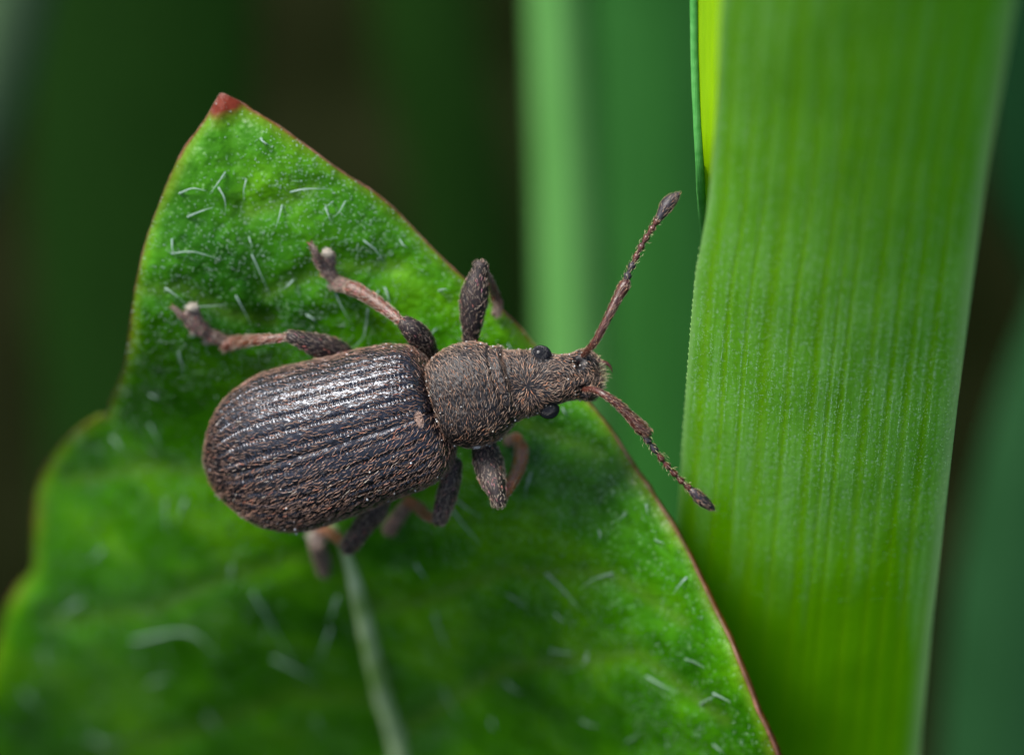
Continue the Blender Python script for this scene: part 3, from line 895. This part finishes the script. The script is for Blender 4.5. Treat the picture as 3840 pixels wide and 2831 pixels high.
# body core: one continuous underside of abdomen and thorax
sb = profile([(3.66, 0.02, 0.02, -0.25), (3.6, 0.3, 0.15, -0.26), (3.2, 0.85, 0.38, -0.2), (2.4, 1.12, 0.6, -0.12), (1.2, 1.08, 0.72, -0.08), (0.3, 0.9, 0.66, -0.05), (0.0, 0.6, 0.5, -0.02), (-0.25, 0.5, 0.42, 0.02), (-1.0, 0.45, 0.36, 0.05), (-1.2, 0.38, 0.3, 0.06), (-1.35, 0.3, 0.25, 0.08)], 60)
th = np.arange(40) / 40 * 2 * math.pi
U = sb[:, 1:2] * np.cos(th)[None]; Vv = sb[:, 3:4] + sb[:, 2:3] * np.sin(th)[None] * np.where(np.sin(th) > 0, 0.55, 1.0)[None]
V = FE(np.broadcast_to(-sb[:, :1], U.shape), U, Vv).reshape(-1, 3); F = outward(V, grid_faces(60, 40, wrap=True))
mesh_obj('body', V, F, MAT['thorax'], weevil)

# scutellum: small pale plate at the front of the seam
def scutellum():
    c = P(1575, 1581, 0.0)
    sfr = FE
    # drop onto the elytra top
    q = c - sfr.o; s0 = -(q @ sfr.a); 
    n = 14
    r = np.linspace(0.02, 1, n); a = np.arange(24) / 24 * 2 * math.pi
    X = r[:, None] * np.cos(a) * 0.052; Y = r[:, None] * np.sin(a) * 0.10
    u0 = 0.03
    Z = 0.075 + 0.045 * np.sqrt(np.clip(1 - r[:, None] ** 2, 0, 1)) + 0 * X
    hh = np.interp(s0, [e[0] for e in ELY], [e[2] for e in ELY])
    V = sfr(-s0 + X, u0 + Y, hh - 0.08 + Z).reshape(-1, 3)
    F = outward(V, grid_faces(n, 24, wrap=True), up=True)
    o = mesh_obj('scutellum', V, F, MAT['leg_red'], weevil, label='small pinkish plate at the front of the seam')
    p, nn = scatter(V, F, 260, 0.008)
    SV, SF = setae(p, nn, np.tile(-sfr.a, (len(p), 1)), 0.06, 0.011, lift=0.2, jitter=0.25)
    mesh_obj('setae', SV, SF, MAT['seta_pink'], o, kind='stuff')
scutellum()

def barrel(fr, tab, nl, nc, ex, groove=None, disp=None, vtop=1.0):
    T = profile(tab, nl); s, W, H, dv = T.T
    th = np.arange(nc) / nc * 2 * math.pi
    e = 2.0 / ex
    cu = np.sign(np.cos(th)) * np.abs(np.cos(th)) ** e; su = np.sign(np.sin(th)) * np.abs(np.sin(th)) ** e
    U = W[:, None] * cu; Vv = H[:, None] * su + dv[:, None]
    V = fr(np.broadcast_to(s[:, None], U.shape), U, Vv).reshape(-1, 3)
    F = outward(V, grid_faces(nl, nc, wrap=True)); N = vnormals(V, F)
    S2 = np.broadcast_to(s[:, None], U.shape).ravel(); U2 = U.ravel()
    return V, F, N, S2, U2

# pronotum
FP = Frame(P(1652, 1516, -0.62), math.radians(16.5), math.radians(9), ROLL)
PRO = [(-0.05, 0.30, 0.28, 0), (-0.03, 0.50, 0.46, 0), (0.02, 0.62, 0.57, 0), (0.14, 0.71, 0.60, 0), (0.34, 0.775, 0.635, 0), (0.55, 0.785, 0.645, 0), (0.76, 0.735, 0.62, 0), (0.92, 0.65, 0.57, 0), (1.03, 0.585, 0.53, 0.0), (1.10, 0.57, 0.525, 0.0), (1.13, 0.53, 0.50, 0), (1.135, 0.42, 0.40, 0), (1.12, 0.3, 0.3, 0)]
V, F, N, S2, U2 = barrel(FP, PRO, 190, 300, 2.35)
V = V + N * (-0.035 * np.exp(-((S2 - 0.985) / 0.028) ** 2) + 0.008 * noise(V, 14, 71) + 0.011 * noise(V, 38, 72) + 0.018 * noise(V, 2.5, 73))[:, None]
pro = mesh_obj('pronotum', V, F, MAT['thorax'], weevil)
p, n = scatter(V, F, 2500, 0.0285, N=N, keep=lambda p, n: n[:, 2] > -0.4)
lat = (p - FP.o) @ FP.b
dr = -np.sign(lat + 0.1)[:, None] * FP.b * 0.0 + FP.b * -1.0 + FP.a * 0.15 + FP.a * (0.9 * np.tanh((lat) * 1.1))[:, None]
SV, SF = setae(p, n, dr, 0.080, 0.0088, lift=0.22, jitter=0.22)
mesh_obj('setae', SV, SF, MAT['seta_gold'], pro, kind='stuff')

# head with a broad snout
FH = Frame(P(1905, 1445, -0.52), math.radians(7.5), math.radians(-2), math.radians(5))
HEAD = [(-0.12, 0.42, 0.33, 0.0), (0.0, 0.525, 0.44, 0.0), (0.15, 0.505, 0.44, 0.0), (0.35, 0.485, 0.43, 0.0), (0.52, 0.455, 0.42, 0.0), (0.68, 0.395, 0.39, 0.02), (0.80, 0.35, 0.36, 0.03), (0.92, 0.34, 0.34, 0.03),
        (1.04, 0.355, 0.32, 0.02), (1.16, 0.385, 0.29, 0.0), (1.28, 0.37, 0.25, -0.03), (1.38, 0.27, 0.20, -0.07), (1.44, 0.18, 0.14, -0.10), (1.475, 0.08, 0.06, -0.12), (1.48, 0.004, 0.004, -0.12)]
V, F, N, S2, U2 = barrel(FH, HEAD, 220, 220, 2.5)
q = (V - FH.o); vv = q @ FH.n
sock = [(1.09, -0.235), (1.10, 0.235)]
pit = np.zeros(len(V))
for sx, ux in sock:
    pit += np.exp(-(((S2 - sx) / 0.085) ** 2 + ((U2 - ux) / 0.085) ** 2) ** 1.3) * (vv > 0)
front_notch = np.exp(-((S2 - 1.36) / 0.09) ** 2 - (U2 / 0.10) ** 2) * (vv > 0)
groove = np.exp(-(U2 / 0.05) ** 2) * np.clip((S2 - 0.55) / 0.2, 0, 1) * np.clip((1.25 - S2) / 0.1, 0, 1) * (vv > 0)
V = V + N * (-0.15 * pit - 0.05 * front_notch - 0.03 * groove + 0.006 * noise(V, 16, 81) + 0.010 * noise(V, 38, 82) + 0.015 * noise(V, 4, 83))[:, None]
head = mesh_obj('head', V, F, MAT['thorax'], weevil)
eyes = [(0.545, -0.425), (0.56, 0.425)]
def head_keep(p, n):
    q = p - FH.o; s, u = q @ FH.a, q @ FH.b
    ok = n[:, 2] > -0.5
    for ex_, uy in eyes: ok &= np.hypot(s - ex_, u - uy) > 0.14
    for sx, ux in sock: ok &= np.hypot(s - sx, (u - ux)) > 0.075
    return ok
p, n = scatter(V, F, 2500, 0.0235, N=N, keep=head_keep)
q = p - FH.o; s_, u_ = q @ FH.a, q @ FH.b
rad = FH.a * (s_ - 0.28)[:, None] + FH.b * (u_ - 0.02)[:, None]
rad = rad / (np.linalg.norm(rad, axis=1, keepdims=True) + 1e-6)
side_in = -np.sign(u_)[:, None] * FH.b * 0.9 + FH.a * 0.5
w = np.clip((s_ - 0.55) / 0.3, 0, 1)[:, None]
dr = rad * (1 - w) + side_in * w
SV, SF = setae(p, n, dr, 0.072, 0.0095, lift=0.25, jitter=0.25)
mesh_obj('setae', SV, SF, MAT['seta_gold'], head, kind='stuff')

def eye(ex_, uy):
    sg = np.sign(uy)
    c = FH(ex_, uy + sg * (0.0 if sg > 0 else -0.02), 0.17 if sg < 0 else 0.16)
    r = 0.150
    BV, BF = blob(c, r, 22, (1.04, 0.95, 0.9))
    k = 700; i = np.arange(k) + 0.5
    phi = np.arccos(1 - 2 * i / k); th = math.pi * (1 + 5 ** 0.5) * i
    d = np.stack([np.cos(th) * np.sin(phi), np.sin(th) * np.sin(phi), np.cos(phi)], -1)
    outd = FH.b * sg * 0.6 + FH.n * 0.6
    d = d[(d @ outd) > -0.1]
    parts = [(BV, BF)]
    sc = np.array([1.04, 0.95, 0.9])
    t1 = np.cross(d, [0.1, 0.2, 1]); t1 /= np.linalg.norm(t1, axis=1, keepdims=True); t2 = np.cross(d, t1)
    pc = c + d * r * sc
    rr = 0.0098
    ring1 = [pc + (t1 * math.cos(a) + t2 * math.sin(a)) * rr for a in np.arange(6) / 6 * 2 * math.pi]
    ring2 = [pc + d * rr * 0.62 + (t1 * math.cos(a) + t2 * math.sin(a)) * rr * 0.62 for a in np.arange(6) / 6 * 2 * math.pi]
    ring3 = [pc + d * rr * 0.85 + (t1 * math.cos(a) + t2 * math.sin(a)) * rr * 0.1 for a in np.arange(6) / 6 * 2 * math.pi]
    VV = np.stack(ring1 + ring2 + ring3, 1).reshape(-1, 3)
    b = np.arange(len(d))[:, None] * 18
    FF = np.concatenate([np.hstack([b + r0 * 6 + a, b + r0 * 6 + (a + 1) % 6, b + (r0 + 1) * 6 + (a + 1) % 6, b + (r0 + 1) * 6 + a]) for r0 in (0, 1) for a in range(6)])
    parts.append((VV, FF))
    V, F = join(parts)
    mesh_obj('eye', V, F, MAT['eye'], head)
for e in eyes: eye(*e)

# sockets, mouth hairs, jaw
for sx, ux in sock:
    V, F = blob(FH(sx, ux * 1.0, 0.12), 0.06, 10, (1.2, 1, 0.7)); mesh_obj('antenna_socket', V, F, MAT['socket'], head)
c0 = FH(1.33, -0.12, -0.02)
V, F = tube([c0, c0 + np.array([0.14, 0.05, 0.0]), c0 + np.array([0.24, 0.0, 0.0]), c0 + np.array([0.28, -0.1, 0.0])], [0.035, 0.036, 0.022, 0.004], 14, 8)
mesh_obj('mandible', V, F, MAT['antenna_red'], head)
hp, hn, hd = [], [], []
for k in range(150):
    u = rng.uniform(-0.24, 0.22); s = 1.46 - 0.14 * (u / 0.25) ** 2 - rng.uniform(0, 0.12)
    hp.append(FH(s, u, rng.uniform(-0.18, -0.02) + 0.1)); hn.append(FH.n); hd.append(FH.a + FH.b * u * 1.2 + FH.n * 0.1 + rng.normal(0, .25, 3))
SV, SF = setae(np.array(hp), np.array(hn), np.array(hd), 0.12, 0.009, lift=0.1, jitter=0.2)
mesh_obj('mouth_hair', SV, SF, MAT['hair_yellow'], head, kind='stuff')

# --- limbs
def limb_setae(parts, n, mind, length, width, axis, m, parent, lift=0.25, name='setae', jitter=0.25):
    out = []
    for (V, F), dens, ax in parts:
        p, nn = scatter(V, F, int(n * dens), mind)
        if len(p) == 0: continue
        out.append(setae(p, nn, np.tile(ax, (len(p), 1)), length, width, lift=lift, jitter=jitter))
    SV, SF = join(out)
    return mesh_obj(name, SV, SF, m, parent, kind='stuff')

def tb(pts, wpx, nl=26, ns=16, flat=0.9, rough=0.006):
    C = PP(pts)
    return tube(C, np.array(wpx) / 2 / 250.0, nl, ns, flat=flat, rough=rough)

def leg(label, femur, fw, tibia, tw, tarsi, tibia_mat, tarsus_mat='seta_leg', claws=True, detail=1.0, pads=(), sdens=1.0):
    h = holder('leg', weevil, label)
    fv = tb(femur, fw, 34, 20, 0.92, 0.010); mesh_obj('femur', *fv, MAT['leg_dark'], h)
    tv = tb(tibia, [w_ * 0.88 for w_ in tw], 30, 14, 0.8, 0.005); mesh_obj('tibia', *tv, MAT[tibia_mat], h)
    a1 = PP(femur)[-1] - PP(femur)[0]; a2 = PP(tibia)[-1] - PP(tibia)[0]
    parts = [(fv, 1.0, a1 / np.linalg.norm(a1)), (tv, 0.75, a2 / np.linalg.norm(a2))]
    for seg, w in tarsi:
        sv = tb(seg, w, 10, 10, 0.75, 0.006); mesh_obj('tarsus_segment', *sv, MAT['leg_tarsus'], h)
        a3 = PP(seg)[-1] - PP(seg)[0]
        parts.append((sv, 0.5, a3 / np.linalg.norm(a3)))
    padv = []
    for (x, y, z, r, sc) in pads:
        V, F = blob(P(x, y, z), r * 0.85 / 250.0, 12, sc, rough=0.35, seed=int(x)); mesh_obj('pad', V, F, MAT['pad'], h, label='cream coloured foot pad'); padv.append(((V, F), 1.0, np.array([-0.7, 0.5, 0.2])))
    if padv: limb_setae(padv, 130, 0.010, 0.045, 0.006, None, MAT['pad'], h, lift=0.5, name='pad_hair', jitter=0.5)
    limb_setae(parts, 520 * sdens, 0.025, 0.066, 0.0112, None, MAT['seta_leg'], h)
    return h
def claws(h, x, y, ux, uy):
    z = LZ(x, y) + 0.16
    for sg in (-1, 1):
        px, py = -uy * sg, ux * sg
        pts = [P(x, y, z), P(x + ux * 10 + px * 7, y + uy * 10 + py * 7, z + 0.02), P(x + ux * 22 + px * 9, y + uy * 22 + py * 9, z - 0.06)]
        V, F = tube(pts, [0.018, 0.014, 0.003], 10, 7); mesh_obj('claw', V, F, MAT['antenna_red'], h)
MAT['leg_tarsus'] = cuticle('grey_brown_tarsus', (0.05, 0.03, 0.025), (0.16, 0.10, 0.085), 0.45)

def fz(x, y, up=0.1): return LZ(x, y) + up

# upper hind leg
lh = leg('upper hind leg stretched left with reddish shin',
    [(1330, 1365, -1.5), (1270, 1320, -1.35), (1190, 1295, -1.15), (1130, 1275, -1.0), (1092, 1262, -0.95)], [60, 88, 90, 62, 50],
    [(1100, 1262, -1.0), (1060, 1268, -1.08), (960, 1275, -1.3), (880, 1285, fz(880, 1285, .28)), (845, 1292, fz(845, 1292, .22))], [34, 36, 46, 58, 66],
    [([(850, 1285, fz(850, 1285, .18)), (800, 1262, fz(800, 1262, .18))], [40, 52]), ([(795, 1262, fz(795, 1262, .18)), (755, 1232, fz(755, 1232, .18))], [38, 60]),
     ([(757, 1228, fz(757, 1228, .2)), (725, 1212, fz(725, 1212, .2)), (700, 1180, fz(700, 1180, .2))], [40, 58, 40]), ([(742, 1222, fz(742, 1222, .2)), (735, 1190, fz(735, 1190, .22)), (730, 1165, fz(730, 1165, .22))], [40, 46, 34]),
     ([(710, 1205, fz(710, 1205, .25)), (680, 1182, fz(680, 1182, .25)), (655, 1158, fz(655, 1158, .18))], [18, 20, 16])],
    'leg_red', pads=[(722, 1152, fz(722, 1152, .3), 22, (1.2, 0.9, 0.7)), (782, 1280, fz(782, 1282, .12), 14, (1.3, 1, 0.6)), (726, 1246, fz(722, 1250, .1), 12, (1.2, 1, .7))])
# upper middle leg
lm = leg('upper middle leg bent up and left with rusty shin',
    [(1625, 1385, -1.3), (1600, 1325, -1.05), (1580, 1275, -0.85), (1545, 1235, -0.65), (1520, 1215, -0.6)], [78, 88, 92, 80, 62],
    [(1520, 1220, -0.66), (1490, 1195, -0.72), (1420, 1140, -0.9), (1350, 1095, -1.0), (1315, 1080, -1.05)], [30, 42, 54, 60, 62],
    [([(1318, 1080, -1.12), (1265, 1062, fz(1265, 1062, .18))], [42, 58]), ([(1262, 1058, fz(1262, 1058, .18)), (1228, 1015, fz(1228, 1015, .18))], [36, 62]),
     ([(1228, 1012, fz(1228, 1012, .2)), (1205, 985, fz(1205, 985, .2)), (1188, 965, fz(1188, 965, .2))], [40, 52, 34]), ([(1232, 1005, fz(1232, 1005, .2)), (1238, 980, fz(1238, 980, .22)), (1240, 962, fz(1240, 962, .22))], [36, 46, 34]),
     ([(1205, 985, fz(1205, 985, .3)), (1185, 950, fz(1185, 950, .32)), (1168, 922, fz(1168, 922, .25))], [20, 22, 20])],
    'leg_red', pads=[(1228, 950, fz(1228, 950, .36), 22, (1.15, 0.9, 0.7)), (1245, 1078, fz(1243, 1082, .1), 14, (1.2, 1, .6))])
claws(lh, 652, 1156, -0.75, -0.65); claws(lm, 1166, 920, -0.4, -0.92)
# upper front leg: spindle thigh, shin folded down behind
leg('upper front leg with its swollen thigh pointing straight up',
    [(1768, 1335, -1.1), (1765, 1270, -1.05), (1770, 1190, -0.95), (1778, 1120, -0.85), (1788, 1060, -0.75), (1797, 1020, -0.7), (1800, 998, -0.68)], [52, 58, 92, 108, 84, 62, 60],
    [(1812, 1012, -0.75), (1832, 1050, -1.2), (1852, 1100, -1.6), (1866, 1140, fz(1866, 1140, .12))], [30, 36, 42, 40],
    [([(1866, 1140, fz(1866, 1140, .12)), (1862, 1175, fz(1862, 1175, .12))], [30, 36])], 'leg_red')
# lower front leg
leg('lower front leg with swollen thigh and orange shin folded beside it',
    [(1810, 1640, -1.0), (1820, 1690, -0.95), (1838, 1760, -0.85), (1855, 1820, -0.72), (1866, 1860, -0.68), (1870, 1880, -0.68)], [70, 104, 112, 84, 64, 60],
    [(1880, 1875, -0.78), (1912, 1820, -1.05), (1945, 1750, -1.5), (1955, 1690, -1.8), (1938, 1640, fz(1938, 1640, .2))], [40, 54, 62, 64, 48],
    [([(1935, 1640, fz(1935, 1640, .15)), (1905, 1655, fz(1905, 1655, .1))], [40, 40])], 'leg_orange')
# lower middle leg
leg('lower middle leg with short dark thigh and orange shin',
    [(1700, 1740, -1.2), (1690, 1800, -1.3), (1672, 1870, -1.45), (1655, 1925, -1.55), (1648, 1948, -1.6)], [70, 80, 76, 66, 58],
    [(1648, 1945, -1.75), (1605, 1935, -2.2), (1565, 1900, -2.7), (1530, 1880, -3.0)], [32, 46, 50, 50],
    [([(1535, 1880, -3.05), (1500, 1930, -3.4)], [44, 56]), ([(1500, 1930, fz(1500, 1930, .25)), (1460, 1985, fz(1460, 1985, .12))], [50, 64])], 'leg_orange',
    pads=[(1490, 1960, fz(1490, 1960, .12), 14, (1, 1.3, .6))])
# lower hind leg
leg('lower hind leg with pinkish brown thigh and blurred grey foot',
    [(1440, 1860, -1.7), (1405, 1920, -1.95), (1360, 1975, -2.2), (1325, 2025, -2.4), (1305, 2052, -2.5)], [70, 86, 82, 72, 62],
    [(1300, 2045, -2.6), (1275, 2025, -3.1), (1235, 1995, -3.8), (1200, 1980, -4.4)], [34, 46, 52, 54],
    [([(1200, 1985, -4.45), (1185, 2040, fz(1185, 2040, .3))], [50, 62]), ([(1185, 2040, fz(1185, 2040, .3)), (1205, 2090, fz(1205, 2090, .2))], [56, 70]), ([(1205, 2090, fz(1205, 2090, .2)), (1215, 2150, fz(1215, 2150, .15))], [66, 50])], 'leg_orange',
    pads=[(1168, 2012, fz(1165, 2010, .2), 18, (1, 1.5, .6)), (1226, 2105, fz(1228, 2110, .15), 16, (.8, 1.5, .6))])

# --- antennae
def antenna(label, scape, sw, fun, club, cw, zs):
    h = holder('antenna', weevil, label)
    sv = tb(scape, sw, 30, 14, 0.95, 0.002); mesh_obj('scape', *sv, MAT['antenna_red'], h)
    parts = [(sv, 1.0, None)]
    ax = PP(scape)[-1] - PP(scape)[0]; parts = [(sv, 1.0, ax / np.linalg.norm(ax))]
    fun = PP(fun)
    for k in range(len(fun) - 1):
        a, b = fun[k], fun[k + 1]
        d = b - a
        wd = (15, 14, 12.5, 12.5, 12.5, 13, 14)[min(k, 6)] / 250.0
        c = np.array([a + d * 0.03, a + d * 0.3, a + d * 0.72, a + d * 0.93])
        V, F = tube(c, [wd * 0.45, wd * 0.72, wd * 1.0, wd * 0.62], 12, 12, rough=0.002)
        mesh_obj('funicle_segment', V, F, MAT['antenna_dark' if k < 2 else 'antenna_red'], h)
        parts.append(((V, F), 0.04, d / np.linalg.norm(d)))
    cv = tb(club, cw, 26, 16, 0.95, 0.004); mesh_obj('club', *cv, MAT['antenna_dark'], h)
    ax = PP(club)[-1] - PP(club)[0]; parts.append((cv, 0.35, ax / np.linalg.norm(ax)))
    limb_setae(parts, 480, 0.016, 0.055, 0.0068, None, MAT['seta_gold'], h, lift=0.30, jitter=0.12)
    limb_setae([(q[0], 1.0, q[2]) for q in parts[1:-1]], 9, 0.012, 0.062, 0.006, None, MAT['hair_yellow'], h, lift=0.75, name='long_setae', jitter=0.15)

antenna('upper antenna pointing up and right, elbowed and clubbed',
        [(2188, 1332, -0.32), (2212, 1306, -0.15), (2240, 1268, -0.02), (2280, 1190, 0.05), (2318, 1115, 0.05), (2340, 1075, 0.05), (2347, 1060, 0.05)], [22, 26, 27, 30, 36, 44, 34],
        [(2345, 1062, 0.05), (2358, 1022, 0.05), (2376, 985, 0.06), (2393, 948, 0.06), (2411, 913, 0.07), (2431, 880, 0.07), (2452, 847, 0.08), (2470, 820, 0.08)],
        [(2468, 826, 0.08), (2480, 805, 0.08), (2502, 770, 0.08), (2520, 750, 0.08), (2538, 735, 0.08), (2546, 726, 0.08)], [22, 34, 50, 44, 26, 8], 0)
antenna('lower antenna pointing down and right across the blade, elbowed and clubbed',
        [(2192, 1462, -0.30), (2228, 1462, -0.12), (2262, 1478, 0.0), (2310, 1510, 0.0), (2360, 1558, -0.08), (2400, 1600, -0.15), (2424, 1622, -0.2)], [24, 24, 27, 32, 38, 50, 44],
        [(2412, 1628, -0.2), (2438, 1662, -0.25), (2464, 1697, -0.3), (2488, 1730, -0.35), (2512, 1758, -0.4), (2538, 1785, -0.45), (2564, 1812, -0.5), (2590, 1834, -0.55)],
        [(2588, 1834, -0.55), (2605, 1848, -0.55), (2630, 1872, -0.6), (2652, 1890, -0.65), (2670, 1904, -0.7), (2678, 1910, -0.7)], [24, 36, 46, 38, 24, 8], 0)

# ------------------------------------------------------------------ dust and grains
def dust():
    parts = []
    for o_, n_, lo in ((pro, 70, 0.92), (head, 50, 0.95)) + tuple((o, 40, 1.1) for o in weevil.children if o.name.startswith('elytron')):
        me = o_.data
        n = len(me.vertices); co = np.empty(n * 3); me.vertices.foreach_get('co', co); co = co.reshape(-1, 3) + root_c(o_)
        f = np.empty(len(me.polygons) * 4, dtype=np.int32); me.polygons.foreach_get('vertices', f)
        p, nr = scatter(co, f.reshape(-1, 4), n_, 0.05, keep=lambda p, n: (n[:, 2] > 0.0) & (rng.random(len(n)) < np.clip(lo + 0.15 - n[:, 2], 0.08, 1)))
        for i in range(len(p)):
            parts.append(blob(p[i] + nr[i] * 0.028, rng.uniform(0.006, 0.016), 5, (1, rng.uniform(.6, 1.2), rng.uniform(.6, 1)), i, 0.3))
    V, F = join(parts)
    o = mesh_obj('dust', V, F, MAT['dust'], None, c=P(1780, 1500, 0))
    tag(o, 'fine pale dust clinging to the bristles of the weevil', kind='stuff')
dust()
def grain(name, x, y, z, r, sc, label, m='grain', seed=1):
    V, F = blob(P(x, y, z), r / 250.0, 12, sc, seed, 0.15)
    o = mesh_obj(name, V, F, MAT[m], None); tag(o, label, 'grain')
grain('white_grain', 1570, 1345, -0.72, 12, (1.2, 0.85, 0.8), 'tiny white grain stuck on the upper middle thigh of the weevil')
grain('white_grain', 1788, 1675, -0.45, 10, (1.4, 0.8, 0.8), 'tiny glassy grain on the lower flank of the weevil thorax', 'dust', 4)
